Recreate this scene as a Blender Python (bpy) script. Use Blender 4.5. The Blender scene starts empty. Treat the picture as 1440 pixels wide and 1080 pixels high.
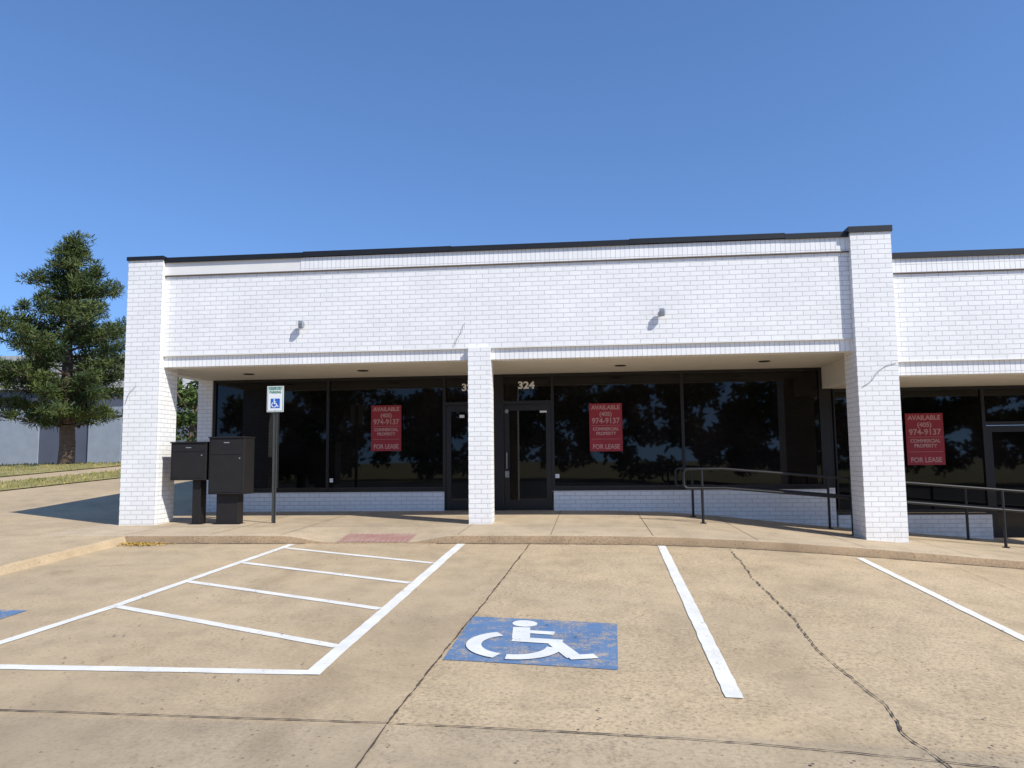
import bpy, math, random
import numpy as np
from mathutils import Vector, Matrix
random.seed(7); rng=np.random.default_rng(7)
scene=bpy.context.scene
for_col=bpy.context.scene.collection

# ------------------------------------------------------------ helpers
def link(o,parent=None):
    for_col.objects.link(o)
    if parent is not None: o.parent=parent
    return o
def empty(name):
    e=bpy.data.objects.new(name,None); for_col.objects.link(e); e.empty_display_size=.2; return e
class MB:
    def __init__(s): s.v=[];s.f=[];s.uv=[];s.m=[]
    def quad(s,pts,uv=None,m=0):
        n=len(s.v); s.v+= [tuple(p) for p in pts]; s.f.append(tuple(range(n,n+len(pts))))
        s.uv.append(uv if uv else [(p[0],p[1]) for p in pts]); s.m.append(m)
    def box(s,x0,x1,y0,y1,z0,z1,m=0,uo=None):
        ox,oy=(x0,y0) if uo is None else uo
        P=lambda a,b,c:(a,b,c)
        fs=[([P(x0,y0,z0),P(x1,y0,z0),P(x1,y0,z1),P(x0,y0,z1)],'y'),
            ([P(x1,y1,z0),P(x0,y1,z0),P(x0,y1,z1),P(x1,y1,z1)],'y'),
            ([P(x1,y0,z0),P(x1,y1,z0),P(x1,y1,z1),P(x1,y0,z1)],'x'),
            ([P(x0,y1,z0),P(x0,y0,z0),P(x0,y0,z1),P(x0,y1,z1)],'x'),
            ([P(x0,y0,z1),P(x1,y0,z1),P(x1,y1,z1),P(x0,y1,z1)],'z'),
            ([P(x0,y1,z0),P(x1,y1,z0),P(x1,y0,z0),P(x0,y0,z0)],'z')]
        for pts,a in fs:
            if a=='y': uv=[(p[0]-ox,p[2]) for p in pts]
            elif a=='x': uv=[(p[1]-oy+.1083,p[2]) for p in pts]
            else: uv=[(p[0]-ox,p[1]-oy) for p in pts]
            s.quad(pts,uv,m)
    def cyl(s,p0,p1,r0,r1,n=10,m=0,cap=True):
        p0=Vector(p0);p1=Vector(p1);d=(p1-p0).normalized()
        a=d.orthogonal().normalized();b=d.cross(a)
        R0=[p0+(a*math.cos(t)+b*math.sin(t))*r0 for t in [2*math.pi*i/n for i in range(n)]]
        R1=[p1+(a*math.cos(t)+b*math.sin(t))*r1 for t in [2*math.pi*i/n for i in range(n)]]
        for i in range(n):
            j=(i+1)%n; s.quad([R0[i],R0[j],R1[j],R1[i]],None,m)
        if cap:
            s.quad(R1,None,m); s.quad(R0[::-1],None,m)
    def obj(s,name,mats,parent=None,smooth=False,bevel=0):
        me=bpy.data.meshes.new(name); me.from_pydata(s.v,[],s.f)
        ul=me.uv_layers.new(name='UVMap')
        flat=[c for f in s.uv for c in f]
        ul.data.foreach_set('uv',[q for c in flat for q in c])
        if not isinstance(mats,(list,tuple)): mats=[mats]
        for m in mats: me.materials.append(m)
        me.polygons.foreach_set('material_index',s.m)
        if smooth: me.polygons.foreach_set('use_smooth',[True]*len(s.f))
        me.update()
        o=bpy.data.objects.new(name,me); link(o,parent)
        if bevel:
            import bmesh
            bm=bmesh.new(); bm.from_mesh(me); bmesh.ops.remove_doubles(bm,verts=bm.verts,dist=1e-5); bm.to_mesh(me); bm.free()
            b=o.modifiers.new('b','BEVEL'); b.width=bevel; b.segments=2
        return o

# ------------------------------------------------------------ node helpers
class NT:
    def __init__(s,name):
        s.mat=bpy.data.materials.new(name); s.mat.use_nodes=True
        s.t=s.mat.node_tree; s.b=s.t.nodes['Principled BSDF']
    def n(s,typ,**kw):
        nd=s.t.nodes.new(typ)
        for k,v in kw.items(): setattr(nd,k,v)
        return nd
    def l(s,a,b): s.t.links.new(a,b)
    def obj(s): return s.n('ShaderNodeTexCoord').outputs['Object']
    def noise(s,vec,scale,detail=4,rough=.55):
        nd=s.n('ShaderNodeTexNoise'); nd.inputs['Scale'].default_value=scale
        nd.inputs['Detail'].default_value=detail; nd.inputs['Roughness'].default_value=rough
        if vec is not None: s.l(vec,nd.inputs['Vector'])
        return nd.outputs['Fac']
    def ramp(s,fac,stops,interp='LINEAR'):
        nd=s.n('ShaderNodeValToRGB'); cr=nd.color_ramp; cr.interpolation=interp
        while len(cr.elements)<len(stops): cr.elements.new(.5)
        for e,(p,c) in zip(cr.elements,stops):
            e.position=p; e.color=(c,c,c,1) if isinstance(c,(int,float)) else (*c,1)
        s.l(fac,nd.inputs['Fac']); return nd.outputs['Color']
    def mix(s,fac,a,b,mode='MIX'):
        nd=s.n('ShaderNodeMixRGB',blend_type=mode)
        for i,x in zip(('Fac','Color1','Color2'),(fac,a,b)):
            if isinstance(x,bpy.types.NodeSocket): s.l(x,nd.inputs[i])
            elif i=='Fac': nd.inputs[i].default_value=x
            else: nd.inputs[i].default_value=(x,x,x,1) if isinstance(x,(int,float)) else (*x,1)
        return nd.outputs['Color']
    def math(s,op,a,b=0,c=None):
        nd=s.n('ShaderNodeMath',operation=op)
        for i,x in enumerate((a,b)+((c,) if c is not None else ())):
            if isinstance(x,bpy.types.NodeSocket): s.l(x,nd.inputs[i])
            else: nd.inputs[i].default_value=x
        return nd.outputs[0]
    def bump(s,h,strength=.3,dist=.01):
        nd=s.n('ShaderNodeBump'); nd.inputs['Strength'].default_value=strength; nd.inputs['Distance'].default_value=dist
        s.l(h,nd.inputs['Height']); s.l(nd.outputs[0],s.b.inputs['Normal'])
    def col(s,c):
        if isinstance(c,bpy.types.NodeSocket): s.l(c,s.b.inputs['Base Color'])
        else: s.b.inputs['Base Color'].default_value=(*c,1)
    def rough(s,r): s.b.inputs['Roughness'].default_value=r
def simple(name,c,rough=.6,var=.12,scale=6,metal=0,bump=0):
    m=NT(name); v=m.noise(m.obj(),scale,5)
    a=tuple(x*(1-var) for x in c); b=tuple(min(1,x*(1+var)) for x in c)
    m.col(m.ramp(v,[(.3,a),(.7,b)])); m.rough(rough); m.b.inputs['Metallic'].default_value=metal
    if bump: m.bump(m.noise(m.obj(),scale*12,4),bump,.004)
    return m.mat

def concrete(m,base,agg=1.0,slabs=False):
    o=m.obj()
    big=m.ramp(m.noise(o,.33,5,.6),[(.3,.82),(.5,1.0),(.72,1.12)])
    med=m.ramp(m.noise(o,2.6,6,.65),[(.25,.80),(.55,1.0),(.8,1.10)])
    fine=m.ramp(m.noise(o,34,4,.8),[(.30,.40),(.47,.98),(.75,1.35)])
    c=m.mix(1,base,big,'MULTIPLY'); c=m.mix(1,c,med,'MULTIPLY')
    patch=m.ramp(m.noise(o,.55,5),[(.40,.35*agg),(.62,1.0*agg)])
    if slabs:
        sp=m.n('ShaderNodeSeparateXYZ'); m.l(o,sp.inputs[0])
        xs=m.math('SUBTRACT',sp.outputs['X'],m.math('MULTIPLY',m.math('SUBTRACT',sp.outputs['Y'],4.5),.035))
        rightside=m.math('GREATER_THAN',xs,-1.2)
        patch=m.math('MINIMUM',m.math('MULTIPLY',patch,m.math('ADD',.6,m.math('MULTIPLY',rightside,.8))),1.0)
    c=m.mix(patch,c,m.mix(1,c,fine,'MULTIPLY'))
    vo=m.n('ShaderNodeTexVoronoi'); vo.inputs['Scale'].default_value=15; m.l(o,vo.inputs['Vector'])
    pit=m.ramp(vo.outputs['Distance'],[(.09,.0),(.16,1.0)])
    gate=m.ramp(m.noise(o,1.7,4),[(.46,1.0),(.58,0.0)])
    pit=m.mix(1,pit,gate,'LIGHTEN')
    c=m.mix(1,c,m.mix(1,m.mix(1,pit,(.6,.6,.6),'MULTIPLY'),(.40,.38,.36),'ADD'),'MULTIPLY')
    hue=m.noise(o,.8,3); c=m.mix(m.ramp(hue,[(.35,0.0),(.7,.4)]),c,m.mix(1,c,(.93,.97,1.06),'MULTIPLY'))
    # water / tyre staining: soft, stretched toward the street
    mp=m.n('ShaderNodeMapping'); mp.inputs['Scale'].default_value=(1.5,.45,1); m.l(o,mp.inputs[0])
    st=m.ramp(m.noise(mp.outputs[0],.8,7,.7),[(.55,0.0),(.72,.5)]); c=m.mix(st,c,m.mix(1,c,(.68,.63,.58),'MULTIPLY'))
    s2=m.ramp(m.noise(o,1.5,3,.5),[(.68,0.0),(.75,.45)]); c=m.mix(s2,c,m.mix(1,c,(.66,.62,.60),'MULTIPLY'))
    if slabs:
        ix=m.math('FLOOR',m.math('DIVIDE',m.math('ADD',xs,1.2),2.98))
        iy=m.math('FLOOR',m.math('DIVIDE',m.math('SUBTRACT',sp.outputs['Y'],4.52),7.02))
        cb=m.n('ShaderNodeCombineXYZ'); m.l(ix,cb.inputs[0]); m.l(iy,cb.inputs[1])
        wn=m.n('ShaderNodeTexWhiteNoise'); m.l(cb.outputs[0],wn.inputs['Vector'])
        c=m.mix(1,c,m.ramp(wn.outputs['Value'],[(0,.93),(1,1.05)]),'MULTIPLY')
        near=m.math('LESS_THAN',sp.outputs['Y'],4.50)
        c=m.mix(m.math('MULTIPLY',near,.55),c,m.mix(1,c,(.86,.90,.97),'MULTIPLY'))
    return c,o
LOT=(.485,.37,.225)
def mat_concrete(name,base,agg=1,slabs=False,bump=.4):
    m=NT(name); c,o=concrete(m,base,agg,slabs); m.col(c); m.rough(.9)
    m.bump(m.noise(o,45,5,.75),bump,.009); return m.mat
def mat_paint(name,colr,wear=.5,base=LOT,edge=.03):
    m=NT(name); c,o=concrete(m,base,1,False)
    n1=m.noise(o,7,7,.75); n2=m.noise(o,55,4,.75)
    s=m.math('ADD',m.math('MULTIPLY',n1,.55),m.math('MULTIPLY',n2,.45))
    fac=m.ramp(s,[(wear-.05,0.10),(wear+edge,.95)])
    pv=m.mix(1,colr,m.ramp(m.noise(o,4,5),[(.3,.85),(.7,1.05)]),'MULTIPLY')
    m.col(m.mix(fac,c,pv)); m.rough(.75); m.bump(n2,.3,.005); return m.mat

def mat_brick(name,soldier=False):
    m=NT(name); uv=m.n('ShaderNodeTexCoord').outputs['UV']; o=m.obj()
    wv=m.n('ShaderNodeTexNoise'); wv.inputs['Scale'].default_value=9; wv.inputs['Detail'].default_value=2; m.l(o,wv.inputs['Vector'])
    sub=m.n('ShaderNodeVectorMath',operation='SUBTRACT'); m.l(wv.outputs['Color'],sub.inputs[0]); sub.inputs[1].default_value=(.5,.5,.5)
    scl=m.n('ShaderNodeVectorMath',operation='SCALE'); m.l(sub.outputs[0],scl.inputs[0]); scl.inputs['Scale'].default_value=.009
    add=m.n('ShaderNodeVectorMath',operation='ADD'); m.l(uv,add.inputs[0]); m.l(scl.outputs[0],add.inputs[1])
    vec=add.outputs[0]
    br=m.n('ShaderNodeTexBrick')
    if soldier:
        br.offset=0; br.inputs['Brick Width'].default_value=.0813; br.inputs['Row Height'].default_value=.30
        mp=m.n('ShaderNodeMapping'); mp.inputs['Location'].default_value=(0,.02,0); m.l(vec,mp.inputs[0]); vec=mp.outputs[0]
    else:
        br.inputs['Brick Width'].default_value=.2167; br.inputs['Row Height'].default_value=.0813
    m.l(vec,br.inputs['Vector'])
    br.inputs['Scale'].default_value=1; br.inputs['Mortar Size'].default_value=.0052; br.inputs['Mortar Smooth'].default_value=.4
    br.inputs['Color1'].default_value=(.90,.895,.87,1); br.inputs['Color2'].default_value=(.85,.845,.825,1)
    br.inputs['Mortar'].default_value=(.60,.595,.585,1)
    c=m.mix(1,br.outputs['Color'],m.ramp(m.noise(o,1.2,5),[(.3,.95),(.7,1.03)]),'MULTIPLY')
    dirt=m.ramp(m.noise(o,7,6,.7),[(.6,0.0),(.8,.20)]); c=m.mix(dirt,c,(.62,.58,.52))
    # splash-back dust near the ground
    sp2=m.n('ShaderNodeSeparateXYZ'); m.l(o,sp2.inputs[0])
    low=m.math('MULTIPLY',m.ramp(sp2.outputs['Z'],[(.25,1.0),(.85,0.0)]),m.ramp(m.noise(o,6,5,.7),[(.35,0.0),(.7,.45)]))
    c=m.mix(low,c,(.60,.52,.42))
    m.col(c); m.rough(.5)
    inv=m.math('SUBTRACT',1,br.outputs['Fac'])
    sp=m.n('ShaderNodeSeparateColor'); m.l(br.outputs['Color'],sp.inputs[0])
    h=m.math('ADD',inv,m.math('MULTIPLY',m.noise(o,40,4),.4))
    h=m.math('ADD',h,m.math('MULTIPLY',sp.outputs[0],1.5))
    m.bump(h,.75,.007); return m.mat

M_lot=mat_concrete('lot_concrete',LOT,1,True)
M_walk=mat_concrete('walk_concrete',(.50,.395,.26),.6)
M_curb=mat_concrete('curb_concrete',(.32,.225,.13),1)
M_white=mat_paint('line_paint',(.80,.78,.71),.415)
M_blue=mat_paint('blue_paint',(.085,.19,.36),.465)
M_sym=mat_paint('symbol_paint',(.78,.77,.71),.40,base=(.14,.2,.3))
M_brick=mat_brick('painted_brick'); M_sold=mat_brick('painted_soldier_brick',True)
M_cop=simple('black_coping',(.010,.010,.011),.5)
M_trim=simple('brown_strip',(.16,.12,.09),.6)
M_stucco=simple('soffit_stucco',(.62,.585,.52),.85,.05,3,bump=.3)
M_flash=simple('white_flashing',(.80,.785,.74),.6,.04,2)
M_frame=simple('bronze_frame',(.011,.009,.008),.4)
M_black=simple('black_metal',(.010,.010,.011),.5,.2,8)
M_box=simple('mailbox_metal',(.010,.008,.0075),.65,.2,5)
M_steel=simple('steel',(.32,.31,.30),.4,.1,10,metal=.6)
M_grey=simple('grey_fixture',(.26,.28,.31),.5)
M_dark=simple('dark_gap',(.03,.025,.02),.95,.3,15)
M_crack_shade=simple('crack_and_gutter_shade',(.075,.055,.04),.95,.45,12)
M_red=simple('lease_red',(.30,.014,.026),.5,.10,4)
M_pink=simple('lease_text',(.50,.27,.26),.6,.03,4)
M_num=simple('number_white',(.80,.80,.78),.6,.03,4)
M_signw=simple('sign_white',(.78,.79,.78),.35,.03,4)
M_green=simple('sign_green',(.02,.22,.12),.4,.05,4)
M_sblue=simple('sign_blue',(.02,.12,.50),.4,.05,4)
M_wire=simple('wire',(.25,.25,.26),.5)
def mat_glass():
    m=NT('tinted_glass'); o=m.obj()
    m.col(m.ramp(m.noise(o,1.1,4),[(.35,(.003,.003,.003)),(.7,(.012,.010,.010))])); m.rough(.02)
    m.b.inputs['IOR'].default_value=1.43
    m.bump(m.noise(o,.6,1),.05,.02)
    return m.mat
M_glass=mat_glass()
def mat_pad():
    m=NT('tactile_pad'); o=m.obj(); vo=m.n('ShaderNodeTexVoronoi'); vo.inputs['Randomness'].default_value=0
    vo.inputs['Scale'].default_value=12; m.l(o,vo.inputs['Vector'])
    d=m.ramp(vo.outputs['Distance'],[(.2,1.0),(.45,0.0)])
    c=m.mix(d,(.34,.17,.14),(.50,.33,.27)); c=m.mix(m.ramp(m.noise(o,5,5),[(.4,0.0),(.75,.6)]),c,(.42,.33,.25))
    m.col(c); m.rough(.85); m.bump(d,.6,.006); return m.mat
M_pad=mat_pad()
def mat_leaf(name,dark,light):
    m=NT(name); o=m.obj(); g=m.n('ShaderNodeNewGeometry')
    c=m.mix(m.ramp(m.noise(o,.9,4),[(.35,0.0),(.65,1.0)]),dark,light)
    c=m.mix(1,c,m.ramp(g.outputs['Random Per Island'],[(0,.6),(1,1.35)]),'MULTIPLY')
    m.col(c); m.rough(.6)
    m.b.inputs['Specular IOR Level'].default_value=.25
    return m.mat
M_pine=mat_leaf('pine_needles',(.030,.052,.016),(.095,.12,.030))
M_leaf=mat_leaf('leaves',(.04,.07,.018),(.11,.16,.035))
M_bark=simple('bark',(.13,.09,.065),.9,.35,8,bump=.6)
def mat_grass():
    m=NT('grass_ground'); o=m.obj()
    c=m.ramp(m.noise(o,1.1,6,.7),[(.3,(.16,.165,.04)),(.48,(.30,.26,.09)),(.7,(.42,.33,.15))])
    c=m.mix(1,c,m.ramp(m.noise(o,25,4,.7),[(.3,.6),(.7,1.3)]),'MULTIPLY'); m.col(c); m.rough(.95); m.bump(m.noise(o,30,5),.8,.03); return m.mat
M_grass=mat_grass()
M_asph=simple('asphalt',(.06,.06,.06),.9,.2,3,bump=.4)

# ------------------------------------------------------------ terrain functions
def sm(t): t=max(0.,min(1.,t)); return t*t*(3-2*t)
def soft(x):
    x=min(x,12.); return .8*math.log(1+math.exp((x-1.6)/.8))
def H(x,y): return .40+.04*(max(y,-10)-11.4)-.08*soft(x)
def ramp_low(x,y):
    fx=min(sm((x+4.75)/.8),sm((-2.0-x)/.75)); fy=1-max(0,min(1,(y-11.6)/1.15))
    return fx*fy
def S(x,y):
    fade=1-sm((x-1)/3.5)
    z=.53+.02*(y-11.9)*fade-.085*soft(x)
    return z-.104*ramp_low(x,y)
def Lf(y):
    if y<16: return .514+.022*(y-11.5)
    if y<30: return .613+(y-16)*.0705
    return 1.6
def G(x,y):
    if y<=11.5:
        return H(x,y)+.11*sm((-7.17-x)/.07)*sm((y-7.3)/2)
    if y>=31: return Lf(y)
    thr=-8.66 if y<15.9 else -8.2
    if x<=thr: return Lf(y)
    return S(x,min(y,15.7))-.25

xs=[-500,-200,-80,-40,-25,-18,-14,-11,-9.5,-8.7,-8.66,-8.35,-8.2,-7.9,-7.6,-7.3,-7.24,-7.22,-7.20,-7.18,-7.16,-7.1]
x=-7.0
while x<12.01: xs.append(round(x,3)); x+=.25
xs+=[14,18,30,60,200,500]
ys=[-500,-200,-80,-40,-20,-10,-6,-3,-1]
y=0.
while y<11.51: ys.append(round(y,3)); y+=.25
ys+=[11.6,12,12.5,13,14,15,15.8,16,18,20,25,30,31,45,80,200,500]
def sheet(name,xs,ys,fn,mat,off=0,parent=None,smooth=True):
    V=[(a,b,fn(a,b)+off) for b in ys for a in xs]; nx=len(xs)
    F=[(j*nx+i,j*nx+i+1,(j+1)*nx+i+1,(j+1)*nx+i) for j in range(len(ys)-1) for i in range(nx-1)]
    me=bpy.data.meshes.new(name); me.from_pydata(V,[],F); me.materials.append(mat)
    if smooth: me.polygons.foreach_set('use_smooth',[True]*len(F))
    o=bpy.data.objects.new(name,me); link(o,parent); return o
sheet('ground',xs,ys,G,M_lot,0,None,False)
sheet('road',xs,[-40,-20,-10.01],lambda a,b:G(a,b),M_asph,.02)
sheet('grass',xs,[-500,-200,-80,-40.02],lambda a,b:G(a,b),M_grass,.03)

def skew(name,w0,w1,nw,mat,off):
    yy=[-9,0,4,7.5,8,8.5,9,9.5,10,10.5,11,11.5,12,14,16,18,20,22,24,26,28,30,31,45,80,200,450]
    V=[];F=[]
    for b in yy:
        for i in range(nw+1):
            w=w0+(w1-w0)*i/nw; a=-(w+16.3)+.32*(min(b,45)-20)
            V.append((a,b,G(a,b)+off))
    n=nw+1
    for j in range(len(yy)-1):
        for i in range(nw): F.append((j*n+i,(j+1)*n+i,(j+1)*n+i+1,j*n+i+1)[::-1])
    me=bpy.data.meshes.new(name); me.from_pydata(V,[],F); me.materials.append(mat)
    return link(bpy.data.objects.new(name,me))
skew('grass',0,2.9,2,M_grass,.03)
skew('grass',5.0,400,6,M_grass,.03)
mb=MB()
for k in range(8000):
    w=random.choice([random.uniform(0.02,2.85),random.uniform(5.05,12)]); b=random.uniform(13,38)
    a=-(w+16.3)+.32*(b-20); z=G(a,b)+.03; h=random.uniform(.04,.10); t=random.uniform(0,3.14); dx=.02*math.cos(t);dy=.02*math.sin(t)
    mb.quad([(a-dx,b-dy,z),(a+dx,b+dy,z),(a+random.uniform(-.03,.03),b,z+h)])
mb.obj('grass_tufts',mat_leaf('grass_blade',(.16,.17,.045),(.38,.31,.11)))

# ------------------------------------------------------------ sidewalk + kerb
wx=[];x=-8.68
while x<16.01: wx.append(round(x,3)); x+=.125
y=11.69; wy=[]
while y<15.7: wy.append(round(y,3)); y+=.15
wy.append(15.75)
V=[];F=[];MI=[]
prof=[('b',11.44)]+[('t',11.465,-.02),('t',11.49,-.006),('t',11.52,0)]+[('t',q,0) for q in wy]
for p in prof:
    for a in wx:
        wob=.008*math.sin(a*2.1)+.006*math.sin(a*5.3)
        if p[0]=='b': V.append((a,p[1]+wob,min(H(a,11.44),S(a,11.44))-.05))
        else: V.append((a,p[1]+wob if p[1]<11.6 else p[1],max(S(a,p[1])+p[2]*(1-ramp_low(a,p[1])), H(a,p[1])-.02 if p[1]<11.5 else -9)))
nx=len(wx)
for j in range(len(prof)-1):
    for i in range(nx-1):
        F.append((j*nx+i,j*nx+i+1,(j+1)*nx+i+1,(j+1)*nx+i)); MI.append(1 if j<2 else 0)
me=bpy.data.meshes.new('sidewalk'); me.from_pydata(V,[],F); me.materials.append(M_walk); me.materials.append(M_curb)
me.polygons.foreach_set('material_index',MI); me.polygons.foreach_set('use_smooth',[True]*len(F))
link(bpy.data.objects.new('sidewalk',me))

# ------------------------------------------------------------ strips on ground
def strip(mb,pts,w,off,fn,step=.25,jit=0,wj=0,m=0):
    P=[]
    for (a,b) in zip(pts[:-1],pts[1:]):
        a=Vector(a);b=Vector(b);n=max(1,int((b-a).length/step))
        for i in range(n): P.append(a.lerp(b,i/n))
    P.append(Vector(pts[-1]))
    L=[];R=[];dr=0
    for i,p in enumerate(P):
        d=(P[min(i+1,len(P)-1)]-P[max(i-1,0)]).normalized(); nrm=Vector((-d.y,d.x))
        dr=dr*.8+random.uniform(-jit,jit)
        q=p+nrm*dr; ww=w/2*(1+random.uniform(-wj,wj))
        L.append(q+nrm*ww);R.append(q-nrm*ww)
    for i in range(len(P)-1):
        mb.quad([(v.x,v.y,fn(v.x,v.y)+off) for v in (R[i],R[i+1],L[i+1],L[i])],None,m)
lines=MB()
def par(pts,off=.006,w=.105): strip(lines,pts,w,off,H,.12,.002,.06)
par([(-1.97,5.37),(-1.92,11.40)],w=.12)
par([(-4.87,5.9),(-4.71,7.33),(-4.49,11.36)])
par([(-4.90,5.43),(-2.03,5.42)],.0045)
par([(-4.92,5.43),(-4.87,5.9)])
for yl,yr in ((7.33,6.07),(8.56,7.33),(9.79,8.55),(11.02,9.80)):
    xl=-4.71+(yl-7.33)*.0546+.04
    par([(xl,yl),(-2.02,yr)],.0045,.095)
par([(1.0,11.38),(.88,5.13)],w=.115)
par([(3.69,11.25),(3.66,5.1)],w=.11)
par([(6.55,11.35),(6.5,5.1)],w=.11)
lines.obj('parking_lines',M_white)

def bil(c,p,q):
    TL,TR,BR,BL=[Vector(v) for v in c]
    return BL.lerp(BR,p).lerp(TL.lerp(TR,p),q)
def strokes():
    out=[]
    hd=[(.385+.085*math.cos(t),.865+.085*math.sin(t)) for t in [2*math.pi*i/20 for i in range(20)]]
    out.append(('poly',hd))
    out.append(('line',[(.375,.765),(.40,.50)],.115))
    out.append(('line',[(.44,.665),(.60,.655)],.075))
    out.append(('line',[(.35,.475),(.665,.465)],.10))
    out.append(('line',[(.625,.43),(.755,.165)],.10))
    out.append(('line',[(.72,.155),(.875,.215)],.085))
    arc=[(.375+.25*math.cos(math.radians(t)),.35+.25*math.sin(math.radians(t))) for t in range(118,262,9)]
    arc2=[(.375+.25*math.cos(math.radians(t)),.35+.25*math.sin(math.radians(t))) for t in range(266,358,9)]
    out.append(('line',arc,.095)); out.append(('line',arc2,.095))
    return out
def draw_symbol(mb,mapf,z0,dz):
    for k,s in enumerate(strokes()):
        z=z0+dz*k
        if s[0]=='poly': mb.quad([mapf(p,q,z) for p,q in s[1]])
        else:
            P=[Vector(v) for v in s[1]];w=s[2]/2;L=[];R=[]
            for i,p in enumerate(P):
                d=(P[min(i+1,len(P)-1)]-P[max(i-1,0)]).normalized();n=Vector((-d.y,d.x));L.append(p+n*w);R.append(p-n*w)
            for i in range(len(P)-1):
                mb.quad([mapf(v.x,v.y,z) for v in (R[i],R[i+1],L[i+1],L[i])])
def isa_ground(c):
    e=empty('accessible_parking_marking')
    mb=MB();N=8
    for i in range(N):
        for j in range(N):
            pts=[bil(c,(i+a)/N,(j+b)/N) for a,b in((0,0),(1,0),(1,1),(0,1))]
            mb.quad([(p.x,p.y,H(p.x,p.y)+.004) for p in pts])
    mb.obj('blue_field',M_blue,e)
    mb=MB()
    def mf(p,q,z):
        v=bil(c,p,q); return (v.x,v.y,H(v.x,v.y)+z)
    draw_symbol(mb,mf,.008,.0006); mb.obj('wheelchair_symbol',M_sym,e)
isa_ground([(-1.085,7.07),(.207,6.90),(.167,5.62),(-1.115,5.77)])
isa_ground([(-6.76,7.2),(-5.47,7.13),(-5.50,5.9),(-6.79,5.95)])

cr=MB()
def crack(pts,w,jit,wj=.6,step=.045,fn=H,off=.0095): strip(cr,pts,w,off,fn,step,jit,wj)
crack([(-.90,11.42),(-1.06,7.5),(-1.20,4.53)],.012,.004,.8)
crack([(-1.20,4.5),(-1.21,1)],.010,.002)
crack([(1.93,11.3),(1.9,10.2),(1.82,9.1),(1.80,7.35),(1.72,6.3),(1.76,5.6),(1.80,5.2),(1.72,4.7),(1.79,4.2),(1.8,1)],.010,.009,.95,.035)
crack([(-12,4.72),(-3.67,4.59),(-1.2,4.53)],.010,.003)
crack([(-1.2,4.53),(.5,4.44),(2.3,4.28),(6,4.0)],.009,.003)
crack([(4.9,11.2),(4.75,8),(4.8,4.1)],.005,.008)
crack([(1.8,7.4),(2.3,7.15),(2.9,7.25)],.003,.010)
crack([(.9,9.6),(1.35,9.5),(1.82,9.2)],.003,.010)
crack([(1.75,5.4),(2.1,5.0),(2.5,4.9)],.004,.010)
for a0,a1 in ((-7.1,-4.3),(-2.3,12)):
    strip(cr,[(a0,11.425),(a1,11.425)],.035,.0045,H,.08,.004,.5)  # dark gutter strip: kerb-foot shadow and dirt painted as colour
cr.obj('pavement_joints_gutter_shade',M_crack_shade)
cr=MB()
for a in (-7.3,-5.9,-4.75,-2.0,-.6,.9,2.4,3.9,5.4,6.9,8.4):
    strip(cr,[(a,11.56),(a,15.6)],.008,.003,S,.12)
strip(cr,[(-8.6,12.75),(12,12.75)],.008,.003,S,.12)
cr.obj('sidewalk_joints',M_crack_shade)
mb=MB()
for i in range(10):
    for j in range(6):
        x0=-3.86+i*.112;y0=11.50+j*.105
        mb.quad([(a,b,S(a,b)+.005) for a,b in ((x0,y0),(x0+.112,y0),(x0+.112,y0+.105),(x0,y0+.105))])
mb.obj('tactile_paving',M_pad)
mb=MB()
for k in range(460):
    if k<170: a=random.uniform(-7,7); b=11.42-abs(random.gauss(0,.10))
    else: a=random.uniform(-5,5); b=random.uniform(3.2,11)
    r=random.uniform(.004,.013)*(1.6 if k>440 else 1); z=H(a,b)+.011; t=random.uniform(0,6)
    mb.quad([(a+r*math.cos(t+q)*random.uniform(.6,1.2),b+r*math.sin(t+q)*random.uniform(.6,1.2),z+random.uniform(0,.004)) for q in (0,1.3,2.6,3.9,5.1)])
mb.obj('debris',simple('debris_brown',(.09,.06,.04),.9,.5,20))
mb=MB()
for k in range(300):
    a=-6.9+random.gauss(0,.22); b=11.36-abs(random.gauss(0,.10))
    r=random.uniform(.012,.028); z=H(a,b)+.01+random.uniform(0,.02); t=random.uniform(0,6)
    mb.quad([(a+r*math.cos(t+q),b+r*math.sin(t+q)*.7,z+random.uniform(-.006,.012)) for q in (0,1.57,3.14,4.71)])
mb.obj('fallen_leaves',simple('dry_leaf',(.55,.36,.06),.8,.3,20))

# ------------------------------------------------------------ building
def text(body,size,x,y,z,mat,parent,name='text',bold=.0,sx=1.0):
    cu=bpy.data.curves.new(name,'FONT'); cu.body=body; cu.size=size; cu.align_x='CENTER'; cu.align_y='CENTER'
    cu.offset=bold; cu.extrude=.001; cu.materials.append(mat)
    o=bpy.data.objects.new(name,cu); link(o,parent); o.location=(x,y,z); o.rotation_euler=(math.radians(90),0,0); o.scale=(sx,1,1); return o

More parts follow.
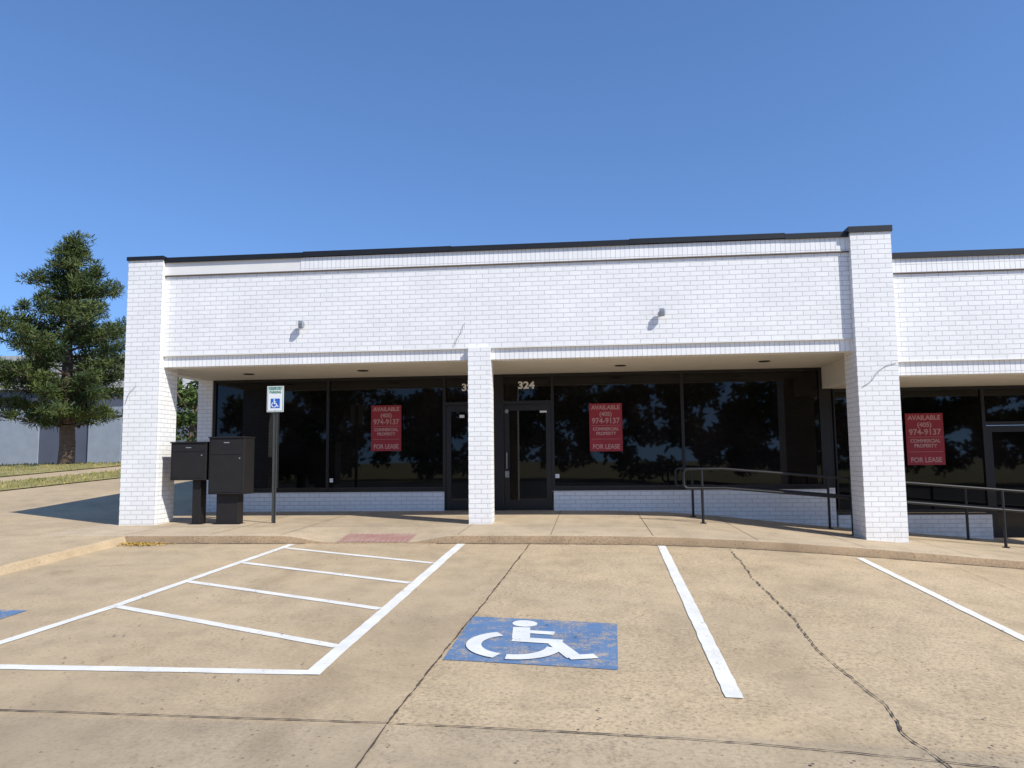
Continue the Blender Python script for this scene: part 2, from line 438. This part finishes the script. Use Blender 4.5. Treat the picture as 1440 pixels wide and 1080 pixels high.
def storefront(parent,edges,zb,zf,zt,y=15.66):
    fr=MB();gl=MB()
    for k,(x0,x1,kind) in enumerate(edges):
        b=zb if kind=='w' else zf
        fr.box(x0-.03,x0+.03,y,y+.10,b,zt)
        if k==len(edges)-1: fr.box(x1-.03,x1+.03,y,y+.10,b,zt)
        a,c=x0+.03,x1-.03
        fr.box(a,c,y+.003,y+.097,zt-.06,zt-.001)
        if kind=='w':
            fr.box(a,c,y+.003,y+.097,b,b+.06)
            gl.box(a-.01,c+.01,y+.045,y+.06,b+.05,zt-.05)
            fr.box(x0-.03,x1+.03,y-.03,y-.001,b-.035,b-.002)
        elif kind=='p':
            fr.box(a,c,y+.006,y+.09,b,zt-.06)
        else:
            h=zf+2.16
            fr.box(a,c,y+.003,y+.097,h,h+.07)
            gl.box(a-.01,c+.01,y+.045,y+.06,h+.06,zt-.05)
            st=.11
            fr.box(a+.006,a+st,y+.02,y+.07,b+.02,h-.006); fr.box(c-st,c-.006,y+.02,y+.07,b+.02,h-.006)
            fr.box(a+st,c-st,y+.022,y+.068,h-.13,h-.006); fr.box(a+st,c-st,y+.022,y+.068,b+.02,b+.22)
            gl.box(a+st-.01,c-st+.01,y+.04,y+.05,b+.2,h-.12)
    fr.obj('window_frames',M_frame,parent); gl.obj('window_glass',M_glass,parent)

bld=empty('brick_commercial_building')
w=MB();so=MB()
w.box(-8.32,-7.66,13.0,13.62,.3,5.325)
w.box(4.385,5.035,13.0,13.60,-.1,5.335)
w.box(-2.065,-1.675,13.05,13.45,.3,3.575)
w.box(-8.31,-7.99,15.62,16.0,.3,3.368)
w.box(-7.66,4.385,13.11,13.40,3.578,5.03,uo=(-7.66,13.11))
so.box(-7.66,-2.066,13.145,13.40,3.37,3.56,uo=(-7.66,13.1)); so.box(-1.674,4.385,13.145,13.40,3.37,3.56,uo=(-1.674,13.1))
so.box(-5.1,4.385,13.085,13.40,5.052,5.288,uo=(-5.1,13.1))
w.box(-8.30,-8.05,13.62,15.62,3.37,5.29); w.box(-8.305,-8.0,16.0,30,.3,5.29); w.box(-8.303,-8.0,15.62,16.0,3.37,5.29)
w.box(-8.0,5.0,29.7,30,.3,5.1)
w.box(4.80,5.03,13.6,30,2.98,5.29)
w.box(-7.99,-2.98,15.64,15.95,.3,1.01); w.box(-.74,4.74,15.64,15.95,0,1.015)
w.obj('brick_walls',M_brick,bld); so.obj('soldier_courses',M_sold,bld)
t=MB(); t.box(-7.66,4.385,13.075,13.3,5.034,5.050); t.obj('brown_line',M_trim,bld)  # thin brown strip just below the top band
t=MB(); t.box(-7.66,-5.101,13.09,13.4,5.052,5.288); t.box(-7.66,-2.066,13.10,13.3,3.562,3.5765); t.box(-1.674,4.385,13.10,13.3,3.562,3.5765)
t.obj('white_flashing',M_flash,bld)
c=MB()
seg=[-7.665,-5.05,-2.35,.75,3.35,4.383]; offs=[0,.012,.004,.014,.0]
for i in range(5): c.box(seg[i]+.002,seg[i+1]-.002,13.045-.004*(i%2),13.45,5.285+offs[i],5.375+offs[i])
c.box(-8.345,-7.64,12.975,13.66,5.325,5.395); c.box(4.36,5.06,12.975,13.64,5.335,5.435)
c.box(-8.34,-7.9,13.66,30,5.29,5.36); c.box(4.82,5.05,13.64,30,5.292,5.36)
c.obj('coping',M_cop,bld)
s_=MB(); s_.box(-8.05,4.62,13.40,15.75,3.385,3.45); s_.box(-8.05,4.80,13.36,29.7,5.05,5.12)
s_.box(4.60,4.795,13.60,15.75,2.96,3.384)
s_.obj('soffit_and_roof',M_stucco,bld)
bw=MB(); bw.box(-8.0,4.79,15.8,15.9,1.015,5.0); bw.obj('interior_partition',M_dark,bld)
storefront(bld,[(-7.96,-5.46,'w'),(-5.46,-2.98,'w'),(-2.98,-1.98,'d'),(-1.98,-1.77,'p'),(-1.77,-.74,'d'),(-.74,1.87,'w'),(1.87,4.56,'w'),(4.56,4.76,'p')],1.03,.60,3.384)
dl=MB()
for (a,b) in ((-4.35,14.45),(-6.72,14.6),(.61,14.58),(3.23,14.42)):
    dl.cyl((a,b,3.384),(a,b,3.372),.11,.10,20)
dl.obj('soffit_downlights',M_frame,bld)
text('324',.20,-1.27,15.64,3.14,M_num,bld,'door_number',.007,1.15)
text('322',.20,-2.44,15.64,3.12,M_num,bld,'door_number',.007,1.15)
hd=MB()
for a in (-1.68,-2.08):
    hd.box(a-.012,a+.012,15.60,15.62,1.45,1.78); hd.box(a-.012,a+.012,15.615,15.68,1.47,1.50);hd.box(a-.012,a+.012,15.615,15.68,1.73,1.76)
hd.box(-1.72,-1.64,15.62,15.68,1.27,1.40); hd.cyl((-1.68,15.68,2.62),(-1.68,15.665,2.62),.04,.04,12)
hd.obj('door_handles',M_steel,bld)
st=MB(); st.box(-1.0,-.86,15.672,15.676,2.58,2.62); st.box(-.70,-.62,15.650,15.655,1.25,1.33); st.box(-2.66,-2.56,15.672,15.676,2.5,2.56)
st.box(-5.40,-5.33,15.650,15.655,1.2,1.28)
st.obj('door_stickers',M_signw,bld)

b2=empty('brick_commercial_building')
D=-.40
w=MB();so=MB()
w.box(5.037,15,13.11,13.40,3.578+D,5.03+D,uo=(5.036,13.1)); w.box(11.5,12.15,13.0,13.6,-.6,5.0)
so.box(5.037,11.5,13.145,13.40,3.345+D,3.56+D); so.box(5.037,11.5,13.085,13.40,5.052+D,5.288+D)
w.box(4.78,7.60,15.64,15.95,-.4,.50)
w.box(9.6,15,15.64,15.95,-.6,.50)
w.obj('brick_walls',M_brick,b2); so.obj('soldier_courses',M_sold,b2)
t=MB(); t.box(5.037,11.5,13.075,13.3,5.034+D,5.050+D); t.obj('brown_line',M_trim,b2)
t=MB(); t.box(5.037,11.5,13.10,13.3,3.562+D,3.5765+D); t.obj('white_flashing',M_flash,b2)
c=MB(); c.box(5.064,11.48,13.045,13.45,4.885,4.98); c.box(11.49,15,12.97,13.6,5.0,5.07); c.obj('coping',M_cop,b2)
s_=MB(); s_.box(4.80,15,13.40,15.75,2.955,2.979); s_.box(5.04,15,13.41,30,4.65,4.72); s_.obj('soffit_and_roof',M_stucco,b2)
storefront(b2,[(4.79,7.58,'w'),(7.58,8.6,'d'),(8.6,9.6,'d'),(9.6,12.2,'w'),(12.2,14.9,'w')],.53,.03,2.953)

def lease(x,z,w_,h_):
    e=empty('for_lease_sign')
    m=MB(); m.box(x-w_/2,x+w_/2,15.640,15.650,z-h_/2,z+h_/2); m.obj('panel',M_red,e)
    k=h_/.95; y=15.637
    for tx,sz,dz,sx in (('AVAILABLE',.115,.39,.98),('(405)',.115,.26,1.0),('974-9137',.15,.125,.95),('COMMERCIAL',.085,-.035,.95),('PROPERTY',.085,-.125,.95),('FOR LEASE',.125,-.385,.88)):
        text(tx,sz*k,x,y,z+dz*k,M_pink,e,'lettering',.0035,sx*w_/.64/k)
    m=MB(); m.box(x-w_*.44,x+w_*.44,15.6385,15.6398,z-.235*k,z-.23*k); m.box(x-w_*.44,x+w_*.44,15.6385,15.6398,z+.035*k,z+.04*k); m.obj('rules',M_pink,e)
lease(-4.20,2.31,.64,.95); lease(.335,2.26,.66,.97); lease(6.47,1.94,.70,1.0)

def wall_light(x,z):
    e=empty('wall_light'); m=MB()
    m.box(x-.03,x+.03,13.085,13.11,z,z+.07)
    m.cyl((x,13.09,z+.04),(x,13.04,z+.03),.014,.014,8)
    m.obj('bracket',M_grey,e)
    m=MB(); m.box(x-.042,x+.042,12.98,13.05,z-.045,z+.085); m.obj('lamp_head',M_grey,e,bevel=.012)
    m=MB(); m.box(x-.034,x+.034,12.972,12.979,z-.037,z+.03); m.obj('lens',M_steel,e)
wall_light(-5.05,4.04); wall_light(1.27,4.07)
def wire(name,pts,r=.006,mat=M_wire,parent=None):
    cu=bpy.data.curves.new(name,'CURVE'); cu.dimensions='3D'; cu.bevel_depth=r; cu.bevel_resolution=3
    for P in (pts if isinstance(pts[0],list) else [pts]):
        sp=cu.splines.new('POLY'); sp.points.add(len(P)-1)
        for q,p in zip(sp.points,P): q.co=(*p,1)
    cu.materials.append(mat); o=bpy.data.objects.new(name,cu); link(o,parent); return o
wire('loose_wire',[(-2.3,13.09,3.62),(-2.26,13.085,3.75),(-2.17,13.08,3.86),(-2.15,13.09,3.98),(-2.12,13.1,4.02)],.004)
wire('loose_wire',[(4.45,12.99,2.75),(4.6,12.975,2.85),(4.72,12.97,3.02),(4.85,12.985,3.10),(5.0,12.99,3.13)],.004)
wire('loose_wire',[(-8.28,12.99,2.7),(-8.2,12.97,2.9),(-8.08,12.98,3.02)],.004)

def rail(y,xe):
    z0=S(1.93,14)
    def zz(x): return z0-max(0,(x-2.3))*.0865
    ht,hm=.93,.60
    xl=1.62
    cz0,cz1=zz(xl)+ht,zz(xl)+hm
    loop=[(xe,y,zz(xe)+ht),(2.3,y,zz(2.3)+ht),(xl+.06,y,cz0),(xl+.02,y,cz0-.02),(xl,y,cz0-.06),(xl,y,cz1+.06),(xl+.02,y,cz1+.02),(xl+.06,y,cz1),(2.3,y,zz(2.3)+hm),(xe,y,zz(xe)+hm)]
    P=[loop]
    for xp in (1.93,4.42,6.85,9.3):
        P.append([(xp,y,S(xp,y)-.02),(xp,y,zz(xp)+ht)])
    o=wire('handrail',P,.024,M_black)
    m=MB()
    for xp in (1.93,4.42,6.85,9.3): m.cyl((xp,y,S(xp,y)-.02),(xp,y,S(xp,y)+.015),.055,.055,14)
    m.obj('base_flanges',M_black,o)
rail(13.72,11); rail(15.0,11)

def mailbox(x0,x1,z0,z1,px0,px1,y0,split):
    e=empty('cluster_mailbox'); m=MB(); m.box(x0,x1,y0,y0+.42,z0,z1); m.box(x0-.012,x1+.012,y0-.02,y0+.435,z1-.002,z1+.022)
    m.obj('cabinet',M_box,e,bevel=.008)
    m=MB(); m.box(x0+.03,x1-.03,y0-.006,y0-.001,z0+.04,z1-split); m.box(x0+.03,x1-.03,y0-.006,y0-.001,z1-split+.01,z1-.03)
    m.obj('door_panels',M_box,e)
    m=MB(); m.cyl((x1-.08,y0-.006,z1-split-.06),(x1-.08,y0-.014,z1-split-.06),.012,.012,8); m.box((x0+x1)/2-.05,(x0+x1)/2+.05,y0-.009,y0-.0065,z1-.09,z1-.075); m.obj('lock',M_grey,e)
    m=MB(); m.box(px0,px1,y0+.10,y0+.32,.5,z0-.001); m.box(px0-.05,px1+.05,y0+.05,y0+.37,.5,.56); m.obj('pedestal',M_box,e,bevel=.006)
mailbox(-7.42,-6.76,1.33,1.99,-7.05,-6.90,13.05,.16)
mailbox(-6.71,-6.06,1.08,2.07,-6.60,-6.20,13.05,.3)

e=empty('reserved_parking_sign')
m=MB(); px=-5.60;py=13.28
m.box(px-.028,px+.028,py+.012,py+.018,.5,2.98); m.box(px-.034,px-.028,py-.008,py+.018,.5,2.98); m.box(px+.028,px+.034,py-.008,py+.018,.5,2.98)
m.obj('post',simple('post_dark',(.06,.065,.06),.5),e)
x0,x1,z0,z1=px-.155,px+.155,2.53,2.995
m=MB(); m.box(x0,x1,py-.014,py-.010,z0,z1); m.obj('plate',M_signw,e)
m=MB(); yb=py-.0165
for bx in ((x0+.012,x1-.012,z1-.02,z1-.012),(x0+.012,x1-.012,z0+.012,z0+.02),(x0+.012,x0+.019,z0+.021,z1-.021),(x1-.019,x1-.012,z0+.021,z1-.021)):
    m.box(bx[0],bx[1],yb,yb+.002,bx[2],bx[3])
m.obj('border',M_green,e)
text('RESERVED',.062,px,py-.0165,2.945,M_green,e,'lettering',.0015,.85); text('PARKING',.062,px,py-.0165,2.885,M_green,e,'lettering',.0015,.85)
m=MB(); m.box(px-.085,px+.085,yb,yb+.002,2.60,2.77); m.obj('blue_square',M_sblue,e)
m=MB(); draw_symbol(m,lambda p,q,z:(px-.085+.17*p,yb-.001-z,2.60+.17*q),.0,.0002); m.obj('symbol',M_signw,e)
m=MB(); m.cyl((px,py-.017,2.97),(px,py-.02,2.97),.008,.008,8); m.cyl((px,py-.017,2.555),(px,py-.02,2.555),.008,.008,8); m.obj('bolts',M_steel,e)

# ------------------------------------------------------------ trees
def leaves(name,tufts,mat,parent,length,width,radial=True):
    C=[];R=[]
    for (c,r,n) in tufts:
        C.append(np.repeat(np.array([c]),n,0)); R.append(np.full(n,r))
    C=np.concatenate(C);R=np.concatenate(R);N=len(C)
    d=rng.normal(size=(N,3)); d/=np.linalg.norm(d,axis=1)[:,None]
    rad=R*rng.random(N)**.5
    P=C+d*rad[:,None]*np.array([1,1,.7])
    if radial: ax=d*.8+rng.normal(size=(N,3))*.45+np.array([0,0,.35])
    else: ax=rng.normal(size=(N,3))
    ax/=np.linalg.norm(ax,axis=1)[:,None]
    q=np.cross(ax,rng.normal(size=(N,3))); q/=np.linalg.norm(q,axis=1)[:,None]
    L=length*(.6+.8*rng.random(N))[:,None];W=width*(.7+.6*rng.random(N))[:,None]
    v=np.stack([P-q*W/2,P+q*W/2,P+ax*L+q*W/4,P+ax*L-q*W/4],1).reshape(-1,3)
    me=bpy.data.meshes.new(name); f=np.arange(N*4).reshape(-1,4)
    me.from_pydata(v.tolist(),[],f.tolist()); me.materials.append(mat)
    return link(bpy.data.objects.new(name,me),parent)
def pine(x,y,zb,ht,name='pine_tree'):
    e=empty(name); m=MB(); tu=[]
    P=[];n=10
    for i in range(n+1): P.append(Vector((x+.12*math.sin(i*.9),y+.1*math.cos(i*1.3),zb-.1+(ht-.3)*i/n)))
    for i in range(n): m.cyl(P[i],P[i+1],.30*(1-i/n)**.8+.03,.30*(1-(i+1)/n)**.8+.03,9,cap=False)
    prof=[(3.4,2.3),(4.6,2.75),(5.8,2.75),(7.0,2.4),(8.2,1.9),(9.2,1.4),(10.0,.85),(10.9,.12)]
    def Rz(z):
        for (a,r0),(b,r1) in zip(prof[:-1],prof[1:]):
            if a<=z<=b: return r0+(r1-r0)*(z-a)/(b-a)
        return .15
    z=3.5
    while z<10.9:
        nb=random.randint(6,8) if z<9.6 else 5; a0=random.uniform(0,6.28)
        for k in range(nb):
            a=a0+6.28*k/nb+random.uniform(-.4,.4); Ln=Rz(z)*random.choice([.5,.75,.9,1.0,1.15,1.25])
            zz=z+random.uniform(-.22,.22); rise=random.uniform(-.08,.22)*Ln
            c0=Vector((x,y,zz-.1*Ln)); c1=Vector((x+Ln*math.cos(a),y+Ln*math.sin(a),zz+rise))
            m.cyl(c0,c1,.05,.012,5,cap=False)
            nt=max(2,int(Ln/.38))
            for j in range(nt):
                t=.25+.78*(j+.6)/nt
                p=c0.lerp(c1,t)+Vector((random.gauss(0,.12),random.gauss(0,.12),random.uniform(0,.18)))
                tu.append((tuple(p),random.uniform(.20,.40),random.randint(65,95)))
                if random.random()<.6:
                    s=random.choice([-1,1])*random.uniform(.3,.55)
                    p2=p+Vector((-math.sin(a)*s,math.cos(a)*s,random.uniform(-.1,.15)))
                    tu.append((tuple(p2),random.uniform(.18,.32),random.randint(50,70)))
        z+=.50 if z<9 else .34
    m.obj('trunk',M_bark,e,True); leaves('needles',tu,M_pine,e,.17,.038)
pine(-21.7,30,1.6,9.1)
def broad(x,y,zb,ht,r,name='tree',n=60,mat=M_leaf):
    e=empty(name); m=MB(); m.cyl((x,y,zb-.1),(x+.1,y,zb+ht*.45),.16,.09,8); tu=[]
    for k in range(n):
        a=random.uniform(0,6.28);u=random.random()**.5*r;h=random.uniform(-1,1)
        p=(x+u*math.cos(a)*(1-.3*abs(h)),y+u*math.sin(a)*(1-.3*abs(h)),zb+ht*.55+h*ht*.42)
        tu.append((p,random.uniform(.35,.6),110))
        if k%5==0: m.cyl((x+.1,y,zb+ht*.42),p,.05,.015,5,cap=False)
    m.obj('trunk',M_bark,e,True); leaves('foliage',tu,mat,e,.14,.09,False)
broad(-16.8,31,1.6,4.6,2.1)
tu=[]
for k in range(34):
    cx=-75+k*4.6+random.uniform(-1.5,1.5); cy=-48+random.uniform(-4,4); hh=random.uniform(7.5,13)
    for j in range(30):
        a=random.uniform(0,6.28);u=random.random()**.5*random.uniform(2.5,4.2)
        tu.append(((cx+u*math.cos(a),cy+u*math.sin(a),-.3+hh*random.uniform(.08,1)),1.4,60))
leaves('distant_trees',tu,M_leaf,None,.6,.45,False)

e=empty('warehouse_building'); m=MB()
m.box(-46,-26.3,42,60,1.4,6.0); m.obj('walls',simple('tree_shaded_siding',(.085,.095,.13),.7,.1,1),e)  # blue-grey siding, its colour darkened to carry the tree's shade
m=MB(); m.box(-46.3,-26.0,41.7,60.3,6.0,8.0); m.obj('fascia',simple('pale_fascia',(.42,.42,.42),.7,.05,1),e)
m=MB(); m.box(-28.9,-26.9,41.9,41.99,1.5,4.9); m.box(-35,-32,41.9,41.99,1.5,4.9); m.obj('doors',simple('pale_door',(.28,.31,.36),.6,.08,2),e)

# ------------------------------------------------------------ light
sv=Vector((.84*.73,-.54*.73,.683)).normalized()
el=math.asin(sv.z); az=math.atan2(sv.x,sv.y)
sun=bpy.data.lights.new('sun','SUN'); sun.energy=5.0; sun.angle=math.radians(.53); sun.color=(1,.96,.88)
so_=bpy.data.objects.new('sun',sun); link(so_); so_.rotation_euler=sv.to_track_quat('Z','Y').to_euler(); so_.location=(20,-10,30)
wd=bpy.data.worlds.new('World'); scene.world=wd; wd.use_nodes=True
nt=wd.node_tree; sk=nt.nodes.new('ShaderNodeTexSky'); sk.sky_type='NISHITA'; sk.sun_disc=False
sk.sun_elevation=el; sk.sun_rotation=az; sk.altitude=300; sk.air_density=1.0; sk.dust_density=.4; sk.ozone_density=2.2
tc=nt.nodes.new('ShaderNodeTexCoord'); mp=nt.nodes.new('ShaderNodeMapping'); mp.vector_type='POINT'
mp.inputs['Location'].default_value=(0,0,.13); mp.inputs['Scale'].default_value=(1,1,.87)
nrm=nt.nodes.new('ShaderNodeVectorMath'); nrm.operation='NORMALIZE'
nt.links.new(tc.outputs['Generated'],mp.inputs[0]); nt.links.new(mp.outputs[0],nrm.inputs[0]); nt.links.new(nrm.outputs[0],sk.inputs['Vector'])
mx=nt.nodes.new('ShaderNodeMixRGB'); mx.blend_type='MULTIPLY'; mx.inputs['Fac'].default_value=1; mx.inputs['Color2'].default_value=(1.02,1.30,1.66,1)
nt.links.new(sk.outputs[0],mx.inputs['Color1'])
bg=nt.nodes['Background']; bg.inputs['Strength'].default_value=.115; nt.links.new(mx.outputs[0],bg.inputs['Color'])
scene.view_settings.view_transform='Standard'; scene.view_settings.look='None'; scene.view_settings.exposure=0

# ------------------------------------------------------------ camera
cam=bpy.data.cameras.new('camera'); co=bpy.data.objects.new('camera',cam); link(co); scene.camera=co
cam.sensor_width=36; cam.lens=27; cam.clip_end=2000; cam.clip_start=.05
th=math.radians(5.55); ps=math.radians(5.7); ro=.011
f=Vector((-math.sin(ps)*math.cos(th),math.cos(ps)*math.cos(th),math.sin(th)))
r0=Vector((math.cos(ps),math.sin(ps),0)); u0=r0.cross(f)
Rv=(r0-u0*ro).normalized(); Uv=Rv.cross(f).normalized()
M=Matrix((Rv,Uv,-f)).transposed().to_4x4(); M.translation=(0,0,1.65); co.matrix_world=M
